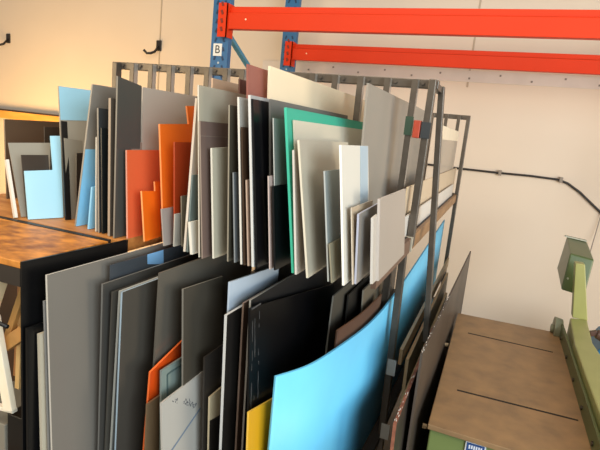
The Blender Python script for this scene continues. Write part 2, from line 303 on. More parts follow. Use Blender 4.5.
    {'name': 'plastic_sheet', 'label': 'small light grey offcut between olive offcut and white edged sheet', 'P': [-0.6149, 0.877, 1.33], 'yaw': 0, 'lean': -0.025, 'pts': [(0.0, 0.0), (0.06, 0.0), (0.06, 0.07), (0.0, 0.07)], 'th': 0.003, 'col': 'b3b0a6', 'rough': 0.35, 'tr': 0, 'film': None, 'edge': None, 'group': None, 'low': 0},
    {'name': 'plastic_sheet', 'label': 'mottled white narrow sheet leaning right beside the rust red sheet', 'P': [-0.5752, 0.8578, 1.33], 'yaw': 0, 'lean': 0.0244, 'pts': [(0.0, 0.0), (0.02, 0.0), (0.02, 0.3093), (0.0, 0.3093)], 'th': 0.005, 'col': 'd0c6bb', 'rough': 0.35, 'tr': 0, 'film': None, 'edge': 'd8cec0', 'group': None, 'low': 0},
    {'name': 'plastic_sheet', 'label': 'short grey green strip beside the mottled white sheet', 'P': [-0.5685, 0.8586, 1.33], 'yaw': 0, 'lean': 0.0082, 'pts': [(0.0, 0.0), (0.1, 0.0), (0.1, 0.1592), (0.0, 0.1592)], 'th': 0.003, 'col': '748483', 'rough': 0.35, 'tr': 0, 'film': None, 'edge': None, 'group': None, 'low': 0},
    {'name': 'plastic_sheet', 'label': 'small white offcut in front of the grey green strip', 'P': [-0.5514, 0.8477, 1.33], 'yaw': 0, 'lean': -0.1396, 'pts': [(0.0, 0.0), (0.03, 0.0), (0.03, 0.0664), (0.0, 0.0664)], 'th': 0.006, 'col': 'e0dccf', 'rough': 0.35, 'tr': 0, 'film': None, 'edge': None, 'group': None, 'low': 0},
    {'name': 'plastic_sheet', 'label': 'tall greenish beige sheet behind the mauve sheet with a scratch line', 'P': [-0.5278, 0.8406, 1.33], 'yaw': 0, 'lean': -0.0773, 'pts': [(0.0, 0.0), (0.5, 0.0), (0.5, 0.3336), (0.0, 0.3336)], 'th': 0.003, 'col': 'a9a390', 'rough': 0.35, 'tr': 0, 'film': None, 'edge': 'cfcabb', 'group': None, 'low': 0},
    {'name': 'plastic_sheet', 'label': 'pinkish beige sheet rising behind the greenish beige sheet', 'P': [-0.6052, 1.0, 1.33], 'yaw': 0, 'lean': -0.05, 'pts': [(0.0, 0.0), (0.38, 0.0), (0.38, 0.3622), (0.0, 0.3622)], 'th': 0.004, 'col': 'c7a98c', 'rough': 0.35, 'tr': 0, 'film': None, 'edge': None, 'group': None, 'low': 0},
    {'name': 'plastic_sheet', 'label': 'mauve brown sheet behind the cream strip, upper shelf middle', 'P': [-0.5185, 0.837, 1.33], 'yaw': 0, 'lean': -0.0926, 'pts': [(0.0, 0.0), (0.4, 0.0), (0.4, 0.2675), (0.0, 0.2675)], 'th': 0.003, 'col': '6e5c54', 'rough': 0.35, 'tr': 0, 'film': ('84756b', [(0.0005, 0.2403), (0.1116, 0.24), (0.1116, 0.2383), (0.0005, 0.2388)]), 'edge': '8f8177', 'group': None, 'low': 0},
    {'name': 'plastic_sheet', 'label': 'cream strip standing before the mauve brown sheet', 'P': [-0.5023, 0.8519, 1.33], 'yaw': 0, 'lean': -0.0964, 'pts': [(0.0, 0.0), (0.0655, 0.0), (0.0655, 0.2206), (0.0, 0.2184)], 'th': 0.004, 'col': 'bdb6a0', 'rough': 0.35, 'tr': 0, 'film': None, 'edge': 'e4dfcd', 'group': None, 'low': 0},
    {'name': 'plastic_sheet', 'label': 'dark olive narrow sheet right of the cream strip', 'P': [-0.4693, 0.8522, 1.33], 'yaw': 0, 'lean': -0.0704, 'pts': [(0.0, 0.0), (0.3, 0.0), (0.3, 0.302), (0.0, 0.302)], 'th': 0.003, 'col': '433f34', 'rough': 0.35, 'tr': 0, 'film': None, 'edge': '8f8878', 'group': None, 'low': 0},
    {'name': 'plastic_sheet', 'label': 'short slate grey strip right of the dark olive sheet', 'P': [-0.4552, 0.8552, 1.33], 'yaw': 0, 'lean': -0.1022, 'pts': [(0.0, 0.0), (0.2, 0.0), (0.2, 0.1768), (0.0, 0.1768)], 'th': 0.003, 'col': '5c6266', 'rough': 0.35, 'tr': 0, 'film': None, 'edge': '808688', 'group': None, 'low': 0},
    {'name': 'plastic_sheet', 'label': 'light grey sheet with a bright edge, upper shelf middle', 'P': [-0.4392, 0.8525, 1.33], 'yaw': 0, 'lean': -0.1058, 'pts': [(0.0, 0.0), (0.095, 0.0), (0.095, 0.3189), (0.0, 0.3189)], 'th': 0.004, 'col': 'a8a69e', 'rough': 0.35, 'tr': 0, 'film': None, 'edge': 'd6d3ca', 'group': None, 'low': 0},
    {'name': 'plastic_sheet', 'label': 'brownish pink sheet just left of the tall rose sheet', 'P': [-0.5373, 1.02, 1.33], 'yaw': 0, 'lean': -0.08, 'pts': [(0.0, 0.0), (0.34, 0.0), (0.34, 0.3664), (0.0, 0.3664)], 'th': 0.004, 'col': '5a3c34', 'rough': 0.35, 'tr': 0, 'film': None, 'edge': None, 'group': None, 'low': 0},
    {'name': 'plastic_sheet', 'label': 'dark brown strip right of the light grey bright edged sheet', 'P': [-0.4317, 0.8508, 1.33], 'yaw': 0, 'lean': -0.107, 'pts': [(0.0, 0.0), (0.1, 0.0), (0.1, 0.2646), (0.0, 0.2646)], 'th': 0.003, 'col': '3c2b1f', 'rough': 0.35, 'tr': 0, 'film': None, 'edge': None, 'group': None, 'low': 0},
    {'name': 'plastic_sheet', 'label': 'short pinkish brown offcut left of the glossy black sheet', 'P': [-0.4231, 0.8511, 1.33], 'yaw': 0, 'lean': -0.1141, 'pts': [(0.0, 0.0), (0.2, 0.0), (0.2, 0.1667), (0.0, 0.1667)], 'th': 0.003, 'col': '9a7f6c', 'rough': 0.35, 'tr': 0, 'film': None, 'edge': 'b09a88', 'group': None, 'low': 0},
    {'name': 'plastic_sheet', 'label': 'tall rose tinted sheet left of the big translucent cream sheet', 'P': [-0.4503, 0.9, 1.33], 'yaw': 0, 'lean': -0.09, 'pts': [(0.0, 0.0), (0.5, 0.0), (0.5, 0.3845), (0.0, 0.3845)], 'th': 0.004, 'col': 'b07468', 'rough': 0.35, 'tr': 0.25, 'film': None, 'edge': None, 'group': None, 'low': 0},
    {'name': 'plastic_sheet', 'label': 'pale grey sheet edge left of the glossy black sheet, upper shelf', 'P': [-0.4131, 0.8508, 1.33], 'yaw': 0, 'lean': -0.1123, 'pts': [(0.0, 0.0), (0.2, 0.0), (0.2, 0.3242), (0.0, 0.3242)], 'th': 0.005, 'col': 'a3a4a2', 'rough': 0.35, 'tr': 0, 'film': None, 'edge': 'cfd0ce', 'group': None, 'low': 0},
    {'name': 'plastic_sheet', 'label': 'glossy black sheet below the rose sheet, upper shelf middle', 'P': [-0.4048, 0.8516, 1.33], 'yaw': 0, 'lean': -0.1206, 'pts': [(0.0, 0.0), (0.5, 0.0), (0.5, 0.3178), (0.0, 0.3178)], 'th': 0.004, 'col': '0b0c10', 'rough': 0.25, 'tr': 0, 'film': None, 'edge': None, 'group': None, 'low': 0},
    {'name': 'plastic_sheet', 'label': 'big translucent cream sheet passing between the steel bars', 'P': [-0.4409, 0.955, 1.33], 'yaw': 0, 'lean': -0.06, 'pts': [(0.0, 0.0), (0.86, 0.0), (0.86, 0.389), (0.0, 0.389)], 'th': 0.005, 'col': 'fff2d6', 'rough': 0.35, 'tr': 0.12, 'film': None, 'edge': None, 'group': None, 'low': 0},
    {'name': 'plastic_sheet', 'label': 'low pinkish grey offcut beside the low black sheet', 'P': [-0.3798, 0.8575, 1.33], 'yaw': 0, 'lean': -0.1131, 'pts': [(0.0, 0.0), (0.2, 0.0), (0.2, 0.1793), (0.0, 0.1793)], 'th': 0.002, 'col': 'b8a49c', 'rough': 0.35, 'tr': 0, 'film': None, 'edge': 'c8b8b0', 'group': None, 'low': 0},
    {'name': 'plastic_sheet', 'label': 'smoky translucent sheet below the cream sheet top', 'P': [-0.3985, 0.9, 1.33], 'yaw': 0, 'lean': -0.1, 'pts': [(0.0, 0.0), (0.52, 0.0), (0.52, 0.3223), (0.0, 0.3223)], 'th': 0.004, 'col': '878580', 'rough': 0.35, 'tr': 0.25, 'film': None, 'edge': None, 'group': None, 'low': 0},
    {'name': 'plastic_sheet', 'label': 'clear grey sheet left of the teal sheet, upper shelf', 'P': [-0.3721, 0.87, 1.33], 'yaw': 0, 'lean': -0.118, 'pts': [(0.0, 0.0), (0.4, 0.0), (0.4, 0.2872), (0.0, 0.2872)], 'th': 0.002, 'col': '8f9690', 'rough': 0.35, 'tr': 0.2, 'film': None, 'edge': 'b9bdb8', 'group': None, 'low': 0},
    {'name': 'plastic_sheet', 'label': 'low black sheet between the pinkish offcut and the teal sheet', 'P': [-0.3699, 0.859, 1.33], 'yaw': 0, 'lean': -0.1231, 'pts': [(0.0, 0.0), (0.45, 0.0), (0.45, 0.1618), (0.0, 0.1618)], 'th': 0.004, 'col': '0c0d10', 'rough': 0.3, 'tr': 0, 'film': None, 'edge': None, 'group': None, 'low': 0},
    {'name': 'plastic_sheet', 'label': 'teal green translucent sheet, upper shelf middle', 'P': [-0.335, 0.8657, 1.33], 'yaw': 0, 'lean': -0.152, 'pts': [(0.0, 0.0), (0.57, 0.0), (0.57, 0.3094), (0.0, 0.3094)], 'th': 0.005, 'col': '4fccb0', 'rough': 0.35, 'tr': 0.25, 'film': None, 'edge': '3fb89a', 'group': None, 'low': 0},
    {'name': 'plastic_sheet', 'label': 'milky translucent sheet right of the teal sheet', 'P': [-0.3287, 0.885, 1.33], 'yaw': 0, 'lean': -0.15, 'pts': [(0.0, 0.0), (0.53, 0.0), (0.53, 0.2884), (0.0, 0.2884)], 'th': 0.002, 'col': 'efe6d6', 'rough': 0.35, 'tr': 0.3, 'film': None, 'edge': None, 'group': None, 'low': 0},
    {'name': 'plastic_sheet', 'label': 'low pale grey sheet between teal and beige sheets, upper shelf', 'P': [-0.3266, 0.8603, 1.33], 'yaw': 0, 'lean': -0.1257, 'pts': [(0.0, 0.0), (0.5, 0.0), (0.5, 0.2331), (0.0, 0.2331)], 'th': 0.004, 'col': 'b9b3a8', 'rough': 0.35, 'tr': 0, 'film': None, 'edge': 'd0ccc4', 'group': None, 'low': 0},
    {'name': 'plastic_sheet', 'label': 'wide beige sheet right of the teal sheet, upper shelf', 'P': [-0.3006, 0.8537, 1.33], 'yaw': 0, 'lean': -0.1776, 'pts': [(0.0, 0.0), (0.31, 0.0), (0.31, 0.2543), (0.0, 0.2543)], 'th': 0.004, 'col': 'bbb3a0', 'rough': 0.35, 'tr': 0, 'film': None, 'edge': 'd9d3bf', 'group': None, 'low': 0},
    {'name': 'plastic_sheet', 'label': 'blue grey sheet with bright edge left of the bright white sheet', 'P': [-0.2609, 0.8592, 1.33], 'yaw': 0, 'lean': -0.1523, 'pts': [(0.0, 0.0), (0.2, 0.0), (0.2, 0.203), (0.0, 0.203)], 'th': 0.003, 'col': '8a9494', 'rough': 0.35, 'tr': 0, 'film': None, 'edge': 'b0b7b5', 'group': None, 'low': 0},
    {'name': 'plastic_sheet', 'label': 'slate blue sheet in front of the blue grey sheet', 'P': [-0.2752, 0.9, 1.33], 'yaw': 0, 'lean': -0.1, 'pts': [(0.0, 0.0), (0.2, 0.0), (0.2, 0.1697), (0.0, 0.1697)], 'th': 0.003, 'col': '4d6470', 'rough': 0.35, 'tr': 0, 'film': None, 'edge': None, 'group': None, 'low': 0},
    {'name': 'plastic_sheet', 'label': 'low olive offcut standing left of the bright white sheet', 'P': [-0.2526, 0.8546, 1.33], 'yaw': 0, 'lean': -0.1828, 'pts': [(0.0, 0.0), (0.15, 0.0), (0.15, 0.0725), (0.0, 0.0725)], 'th': 0.003, 'col': '8b8672', 'rough': 0.35, 'tr': 0, 'film': None, 'edge': None, 'group': None, 'low': 0},
    {'name': 'plastic_sheet', 'label': 'bright white sheet in the middle right of the upper shelf', 'P': [-0.2304, 0.8542, 1.33], 'yaw': 0, 'lean': -0.141, 'pts': [(0.0, 0.0), (0.1893, 0.0), (0.1893, 0.2515), (0.0, 0.2521)], 'th': 0.004, 'col': 'd2cfc4', 'rough': 0.35, 'tr': 0, 'film': ('a3b6c2', [(0.1258, 0.2511), (0.1851, 0.251), (0.1697, 0.0), (0.1101, 0.0)]), 'edge': 'fffdf4', 'group': None, 'low': 0},  # overlay: bluish-grey strip down the right part
    {'name': 'plastic_sheet', 'label': 'low tan sheet between bright white and lavender grey sheets', 'P': [-0.2176, 0.8711, 1.33], 'yaw': 0, 'lean': -0.1392, 'pts': [(0.0, 0.0), (0.1573, 0.0), (0.1573, 0.1413), (0.0, 0.1415)], 'th': 0.002, 'col': 'b9a68c', 'rough': 0.35, 'tr': 0, 'film': None, 'edge': 'd8ccb8', 'group': None, 'low': 0},
    {'name': 'plastic_sheet', 'label': 'low lavender grey sheet before the tall cream sheet', 'P': [-0.2145, 0.8782, 1.33], 'yaw': 0, 'lean': -0.0792, 'pts': [(0.0, 0.0), (0.1567, 0.0), (0.1567, 0.1352), (0.0, 0.1306)], 'th': 0.004, 'col': '85807a', 'rough': 0.35, 'tr': 0, 'film': None, 'edge': 'b8bccc', 'group': None, 'low': 0},
    {'name': 'plastic_sheet', 'label': 'tall milky cream sheet behind the rightmost steel bars', 'P': [-0.3028, 1.17, 1.33], 'yaw': 0, 'lean': -0.03, 'pts': [(0.0, 0.0), (0.93, 0.0), (0.93, 0.3891), (0.0, 0.3891)], 'th': 0.005, 'col': 'b8b1a6', 'rough': 0.35, 'tr': 0.25, 'film': None, 'edge': None, 'group': None, 'low': 0},
    {'name': 'plastic_sheet', 'label': 'low white sheet left of the long pinkish grey board', 'P': [-0.1892, 0.8988, 1.33], 'yaw': 0, 'lean': -0.112, 'pts': [(0.0, 0.0), (0.0395, 0.0), (0.0395, 0.1271), (0.0, 0.1244)], 'th': 0.005, 'col': 'b8b0a5', 'rough': 0.35, 'tr': 0, 'film': None, 'edge': 'd4cec4', 'group': None, 'low': 0},
    {'name': 'plastic_sheet', 'label': 'pinkish grey board right of the low white sheet, front right end of upper shelf', 'P': [-0.1842, 0.9262, 1.33], 'yaw': 0, 'lean': -0.1106, 'pts': [(0.0, 0.0), (0.27, 0.0), (0.27, 0.1575), (0.0, 0.1575)], 'th': 0.005, 'col': 'a0958a', 'rough': 0.35, 'tr': 0, 'film': None, 'edge': 'c6bdb4', 'group': None, 'low': 0},
    {'name': 'plastic_sheet', 'label': 'long narrow cream board seen behind the right corner post, upper shelf', 'P': [-0.2325, 1.4153, 1.33], 'yaw': 0, 'lean': 0.0, 'pts': [(0.0, 0.0), (1.6, 0.0), (1.6, 0.1412), (0.0, 0.1412)], 'th': 0.003, 'col': 'cbb79a', 'rough': 0.35, 'tr': 0, 'film': None, 'edge': 'd9c29a', 'group': None, 'low': 0},
    {'name': 'plastic_sheet', 'label': 'long low white board behind the right corner post', 'P': [-0.2225, 1.2754, 1.33], 'yaw': 0.0, 'lean': 0.0, 'pts': [(0.0, 0.0), (1.55, 0.0), (1.55, 0.0621), (0.0, 0.0621)], 'th': 0.004, 'col': 'd5d2cc', 'rough': 0.35, 'tr': 0, 'film': None, 'edge': None, 'group': None, 'low': 0},
    {'name': 'plastic_sheet', 'label': 'grey translucent sheet with a cream top band near the rear steel frame', 'P': [-0.2385, 2.0715, 1.33], 'yaw': 0, 'lean': 0.0, 'pts': [(0.0, 0.0), (0.8, 0.0), (0.8, 0.3397), (0.0, 0.3397)], 'th': 0.002, 'col': 'd6ccbe', 'rough': 0.35, 'tr': 0.3, 'film': ('efe2c8', [(0.0005, 0.3392), (0.7995, 0.3392), (0.7995, 0.2893), (0.0731, 0.2848)]), 'edge': None, 'group': None, 'low': 0},
    {'name': 'plastic_sheet', 'label': 'short black sheet leftmost in the lower row', 'P': [-0.7191, 0.6069, 0.7], 'yaw': 0, 'lean': -0.0057, 'pts': [(0.0, 0.0), (0.3, 0.0), (0.3, 0.5131), (0.0, 0.5131)], 'th': 0.004, 'col': '0a0a0b', 'rough': 0.35, 'tr': 0, 'film': None, 'edge': None, 'group': None, 'low': 1},
    {'name': 'plastic_sheet', 'label': 'narrow cream strip left of the big grey sheet, lower row', 'P': [-0.697, 0.6247, 0.7], 'yaw': 0, 'lean': -0.0341, 'pts': [(0.0, 0.0), (0.15, 0.0), (0.15, 0.4979), (0.0, 0.4979)], 'th': 0.006, 'col': 'cfc3aa', 'rough': 0.35, 'tr': 0, 'film': None, 'edge': None, 'group': None, 'low': 1},
    {'name': 'plastic_sheet', 'label': 'thin light grey sheet just left of the big grey sheet, lower row', 'P': [-0.6808, 0.629, 0.7], 'yaw': 0, 'lean': -0.045, 'pts': [(0.0, 0.0), (0.3, 0.0), (0.3, 0.5606), (0.0, 0.5606)], 'th': 0.004, 'col': '8d8c88', 'rough': 0.35, 'tr': 0, 'film': None, 'edge': None, 'group': None, 'low': 1},
    {'name': 'plastic_sheet', 'label': 'big grey sheet with a pale corner, left end of the lower row', 'P': [-0.6675, 0.6242, 0.7], 'yaw': 0, 'lean': -0.045, 'pts': [(0.0, 0.0), (0.42, 0.0), (0.42, 0.6117), (0.0, 0.6117)], 'th': 0.004, 'col': '78736b', 'rough': 0.25, 'tr': 0, 'film': None, 'edge': 'c0bcb2', 'group': None, 'low': 1},
    {'name': 'plastic_sheet', 'label': 'dark grey sheet with a light blue film patch under the shelf, lower row left', 'P': [-0.6599, 0.753, 0.7], 'yaw': 0, 'lean': -0.02, 'pts': [(0.0, 0.0), (0.3, 0.0), (0.3, 0.6054), (0.0, 0.6054)], 'th': 0.002, 'col': '44494e', 'rough': 0.15, 'tr': 0, 'film': ('7fb2dd', [(0.1102, 0.6049), (0.1654, 0.6049), (0.1678, 0.5712), (0.1116, 0.5833)]), 'edge': None, 'group': None, 'low': 1},
    {'name': 'plastic_sheet', 'label': 'charcoal sheet left of the pair of narrow edges, lower row', 'P': [-0.6569, 0.7176, 0.7], 'yaw': 0, 'lean': -0.0018, 'pts': [(0.0, 0.0), (0.5, 0.0), (0.5, 0.5786), (0.0, 0.5786)], 'th': 0.004, 'col': '474541', 'rough': 0.25, 'tr': 0, 'film': None, 'edge': '6f6d68', 'group': None, 'low': 1},
    {'name': 'plastic_sheet', 'label': 'narrow dark taupe sheet behind the pale leaning edge, lower row', 'P': [-0.6533, 0.7267, 0.7], 'yaw': 0, 'lean': 0.02, 'pts': [(0.0, 0.0), (0.3, 0.0), (0.3, 0.5639), (0.0, 0.5639)], 'th': 0.003, 'col': '4a463f', 'rough': 0.25, 'tr': 0, 'film': None, 'edge': None, 'group': None, 'low': 1},
    {'name': 'plastic_sheet', 'label': 'pale edged leaning sheet left of the grey sheet, lower row', 'P': [-0.648, 0.7344, 0.7], 'yaw': 0, 'lean': 0.03, 'pts': [(0.0, 0.0), (0.2, 0.0), (0.2, 0.5663), (0.0, 0.5663)], 'th': 0.005, 'col': '8b8e89', 'rough': 0.35, 'tr': 0, 'film': None, 'edge': 'a8aaa2', 'group': None, 'low': 1},
    {'name': 'plastic_sheet', 'label': 'grey brown sheet with bluish sheen painted on its edges, lower row', 'P': [-0.6233, 0.7247, 0.7], 'yaw': 0, 'lean': 0.0093, 'pts': [(0.0, 0.0), (0.4, 0.0), (0.4, 0.5695), (0.0, 0.5695)], 'th': 0.004, 'col': '4d4942', 'rough': 0.12, 'tr': 0, 'film': None, 'edge': '9fb2bd', 'group': None, 'low': 1},  # sky reflection put into the edge colour
    {'name': 'plastic_sheet', 'label': 'large taupe sheet in the centre left of the lower row', 'P': [-0.5841, 0.7775, 0.7], 'yaw': 0, 'lean': 0.0151, 'pts': [(0.0, 0.0), (0.4, 0.0), (0.4, 0.6028), (0.0, 0.6028)], 'th': 0.004, 'col': '5f5a51', 'rough': 0.25, 'tr': 0, 'film': None, 'edge': None, 'group': None, 'low': 1},
    {'name': 'plastic_sheet', 'label': 'short orange sheet in the lower row', 'P': [-0.5795, 0.7462, 0.7], 'yaw': 0, 'lean': 0.04, 'pts': [(0.0, 0.0), (0.1062, 0.0), (0.1062, 0.443), (0.0, 0.4138)], 'th': 0.004, 'col': 'c9470f', 'rough': 0.35, 'tr': 0, 'film': None, 'edge': 'f07030', 'group': None, 'low': 1},
    {'name': 'plastic_sheet', 'label': 'short brown sheet in front of the short orange sheet', 'P': [-0.5512, 0.7322, 0.7], 'yaw': 0, 'lean': -0.0135, 'pts': [(0.0, 0.0), (0.1, 0.0), (0.1, 0.3551), (0.0, 0.3551)], 'th': 0.004, 'col': '6e5a42', 'rough': 0.35, 'tr': 0, 'film': None, 'edge': None, 'group': None, 'low': 1},
    {'name': 'acrylic_panel', 'label': 'small clear grey panel with an outlined border, lower row', 'P': [-0.5299, 0.763, 0.7], 'yaw': 0, 'lean': -0.0486, 'pts': [(0.0, 0.0), (0.2, 0.0), (0.2, 0.4135), (0.0, 0.4135)], 'th': 0.004, 'col': '7c8a84', 'rough': 0.35, 'tr': 0, 'film': ('4c5f5e', [(0.0176, 0.3984), (0.063, 0.3996), (0.0641, 0.3468), (0.0183, 0.3466)]), 'edge': None, 'group': None, 'low': 1},
    {'name': 'plastic_sheet', 'label': 'dark taupe sheet behind the printed white sheet, lower row', 'P': [-0.4971, 0.7955, 0.7], 'yaw': 0, 'lean': -0.0608, 'pts': [(0.0, 0.0), (0.1494, 0.0), (0.1494, 0.5663), (0.0, 0.5759)], 'th': 0.004, 'col': '474239', 'rough': 0.25, 'tr': 0, 'film': None, 'edge': '7a766c', 'group': None, 'low': 1},
    {'name': 'printed_sheet', 'label': 'white film covered sheet with printed lettering, lower row', 'P': [-0.4881, 0.7236, 0.7], 'yaw': 0, 'lean': -0.08, 'pts': [(0.0, 0.0), (0.1413, 0.0), (0.1413, 0.3775), (0.0, 0.3745)], 'th': 0.004, 'col': 'b0ada5', 'rough': 0.35, 'tr': 0, 'film': None, 'edge': None, 'group': None, 'low': 1},
    {'name': 'plastic_sheet', 'label': 'dark brown leaning sheet right of the printed white sheet', 'P': [-0.4704, 0.8253, 0.7], 'yaw': 0, 'lean': -0.05, 'pts': [(0.0, 0.0), (0.1, 0.0), (0.1, 0.4321), (0.0, 0.4321)], 'th': 0.004, 'col': '2c2722', 'rough': 0.35, 'tr': 0, 'film': None, 'edge': None, 'group': None, 'low': 1},
    {'name': 'plastic_sheet', 'label': 'short tan sheet left of the white edged black sheet, lower row', 'P': [-0.4608, 0.832, 0.7], 'yaw': 0, 'lean': -0.05, 'pts': [(0.0, 0.0), (0.2, 0.0), (0.2, 0.3447), (0.0, 0.3447)], 'th': 0.004, 'col': 'b8a888', 'rough': 0.35, 'tr': 0, 'film': ('1e1812', [(0.0005, 0.2921), (0.0903, 0.2742), (0.0978, 0.1409), (0.0005, 0.2059)]), 'edge': None, 'group': None, 'low': 1},
    {'name': 'plastic_sheet', 'label': 'long added sheet, black as the dark under the shelf, behind the pale reflecting sheet', 'P': [-0.4721, 0.9998, 0.7], 'yaw': 0, 'lean': -0.01, 'pts': [(0.0, 0.0), (1.9, 0.0), (1.9, 0.5905), (0.0, 0.5905)], 'th': 0.004, 'col': '141312', 'rough': 0.35, 'tr': 0, 'film': None, 'edge': None, 'group': None, 'low': 1},  # added to fill the gap; its black stands for deep shade
    {'name': 'plastic_sheet', 'label': 'glossy sheet with a pale blue reflection painted in, behind the black sheets, lower row', 'P': [-0.4434, 0.8511, 0.7], 'yaw': 0, 'lean': -0.0316, 'pts': [(0.0, 0.0), (0.239, 0.0), (0.239, 0.5726), (0.0, 0.5897)], 'th': 0.004, 'col': 'b6c4d2', 'rough': 0.1, 'tr': 0, 'film': None, 'edge': None, 'group': None, 'low': 1},  # window reflection put into the base colour
    {'name': 'plastic_sheet', 'label': 'black sheet with a bright white edge, lower row centre', 'P': [-0.4279, 0.8193, 0.7], 'yaw': 0, 'lean': -0.0359, 'pts': [(0.0, 0.0), (0.35, 0.0), (0.35, 0.5341), (0.0, 0.5341)], 'th': 0.006, 'col': '1f1d1b', 'rough': 0.35, 'tr': 0, 'film': None, 'edge': 'c8c8c4', 'group': None, 'low': 1},
    {'name': 'plastic_sheet', 'label': 'dark brown sheet top behind the large glossy black sheet', 'P': [-0.4155, 0.8602, 0.7], 'yaw': 0, 'lean': -0.03, 'pts': [(0.0, 0.0), (0.45, 0.0), (0.45, 0.5498), (0.0, 0.5498)], 'th': 0.004, 'col': '4a3a30', 'rough': 0.35, 'tr': 0, 'film': None, 'edge': '7a675a', 'group': None, 'low': 1},
    {'name': 'plastic_sheet', 'label': 'thin dark sheet with a silvery top edge behind the large black sheet', 'P': [-0.4033, 0.8661, 0.7], 'yaw': 0, 'lean': -0.03, 'pts': [(0.0, 0.0), (0.45, 0.0), (0.45, 0.557), (0.0, 0.557)], 'th': 0.004, 'col': '1f1f20', 'rough': 0.35, 'tr': 0, 'film': None, 'edge': '9a9890', 'group': None, 'low': 1},
    {'name': 'black_sheet', 'label': 'large glossy black scratched sheet in the lower row', 'P': [-0.3612, 0.8276, 0.7], 'yaw': 0, 'lean': -0.0734, 'pts': [(0.0, 0.0), (0.5276, 0.0), (0.5276, 0.4711), (0.0, 0.5573)], 'th': 0.004, 'col': '08080a', 'rough': 0.3, 'tr': 0, 'film': None, 'edge': None, 'group': None, 'low': 1},
    {'name': 'plastic_sheet', 'label': 'mustard yellow sheet left of the big curved blue sheet', 'P': [-0.3539, 0.799, 0.7], 'yaw': 0, 'lean': -0.05, 'pts': [(0.0, 0.0), (0.2002, 0.0), (0.2002, 0.3152), (0.0, 0.3619)], 'th': 0.004, 'col': 'd7a21c', 'rough': 0.35, 'tr': 0, 'film': None, 'edge': 'e8bc4c', 'group': None, 'low': 1},
    {'name': 'plastic_sheet', 'label': 'dark olive grey sheet in the lower row under the white sheet', 'P': [-0.3315, 1.1248, 0.7], 'yaw': 0, 'lean': 0.0126, 'pts': [(0.0, 0.0), (0.3, 0.0), (0.3, 0.5134), (0.0, 0.5134)], 'th': 0.004, 'col': '4e4a42', 'rough': 0.35, 'tr': 0, 'film': None, 'edge': '77736a', 'group': None, 'low': 1},
    {'name': 'plastic_sheet', 'label': 'black sheet in the lower row below the lavender grey sheet', 'P': [-0.3019, 1.217, 0.7], 'yaw': 0, 'lean': -0.0205, 'pts': [(0.0, 0.0), (0.3, 0.0), (0.3, 0.4931), (0.0, 0.4931)], 'th': 0.004, 'col': '24221f', 'rough': 0.35, 'tr': 0, 'film': None, 'edge': None, 'group': None, 'low': 1},
    {'name': 'plastic_sheet', 'label': 'olive brown sheet at the right end of the lower row', 'P': [-0.2674, 1.294, 0.7], 'yaw': 0, 'lean': -0.0502, 'pts': [(0.0, 0.0), (0.24, 0.0), (0.24, 0.4908), (0.0, 0.4908)], 'th': 0.004, 'col': '6a6152', 'rough': 0.35, 'tr': 0, 'film': None, 'edge': '8a8272', 'group': None, 'low': 1},
]

UCAT = 'plastic sheet'
for d in SHEETS:
    P = Vector(d['P']); yw, le = d['yaw'], d['lean']
    u = Vector((math.sin(yw), math.cos(yw), 0)); n0 = Vector((math.cos(yw), -math.sin(yw), 0))
    v = (n0*le + Vector((0, 0, 1))).normalized(); n = u.cross(v).normalized()   # faces +X
    th = d['th']
    bm = bmesh.new()
    base = [u*a + v*b for a, b in d['pts']]
    fs = prism(bm, base, -n*th)
    for f in fs: f.normal_update()
    edge_m = mat(d['edge'], .45) if d['edge'] else None
    if edge_m:
        for f in fs[2:]:
            f.material_index = 1
    # round the offcut's corners very slightly through a bevel
    body = mat(d['col'], d['rough'], tr=d['tr'], noise=.6, scale=3)
    ms_ = [body, edge_m or body]
    if 'scratched' in d['label']:
        top = d['pts'][3][1]; rr = random.Random(9); ms_.append(mat('4c4c4c', .5))
        for k in range(26):
            a = rr.choice((.010, .022, .040))+rr.uniform(-.0015, .0015); b = top-.01-rr.random()*.20; L = rr.uniform(.006, .045)
            bar(bm, u*a+v*b+n*.0004, u*(a+rr.uniform(-.0006, .0006))+v*(b-L)+n*.0004, .0008, .0006, 2, up=n)
        bar(bm, u*.006+v*(top-.004)+n*.0004, u*.045+v*(top-.004)+n*.0004, .003, .0006, 2, up=n)
    if d['name'] == 'printed_sheet':
        # lettering is illegible in the photograph: short strokes in two rows and a stripe
        top = d['pts'][3][1]; rr = random.Random(3); ms_ += [mat('4a4f57', .6), mat('6f7f90', .6)]
        for (a0, b0, cnt) in ((.035, top-.012, 3), (.07, top-.03, 8), (.075, top-.037, 7)):
            for k in range(cnt):
                a = a0+k*.006; b = b0-k*.004
                for _ in range(3):
                    p = u*(a+rr.uniform(-.002, .002)) + v*(b+rr.uniform(-.003, .003)) + n*.0006
                    bar(bm, p, p + u*rr.uniform(-.003, .003) + v*rr.uniform(-.005, .005), .0009, .0006, 2, up=n)
        bar(bm, u*.02+v*(top-.115)+n*.0006, u*.13+v*(top-.075)+n*.0006, .004, .0006, 3, up=n)
    o = link(d['name'], bm, ms_, None)
    o.location = P + n*th*.6
    tag(o, d['label'], UCAT if d['name'] != 'acrylic_panel' else 'panel')
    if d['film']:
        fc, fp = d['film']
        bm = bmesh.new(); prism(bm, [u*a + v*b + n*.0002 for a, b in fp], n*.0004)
        nm = {'4c5f5e': 'border_frame', 'efe2c8': 'cream_band', '1e1812': 'dark_patch', '84756b': 'scratch_line', 'c9a877': 'wood_strip', '7fb2dd': 'film_patch', '8f8d89': 'grey_patch'}.get(fc, 'film_overlay')
        if nm == 'border_frame':
            bm.free(); bm = bmesh.new()
            q = [u*a + v*b + n*.001 for a, b in fp]
            for i in range(4): bar(bm, q[i], q[(i+1) % 4], .003, .002, up=n)
        f = link(nm, bm, mat(fc, .4)); f.parent = o

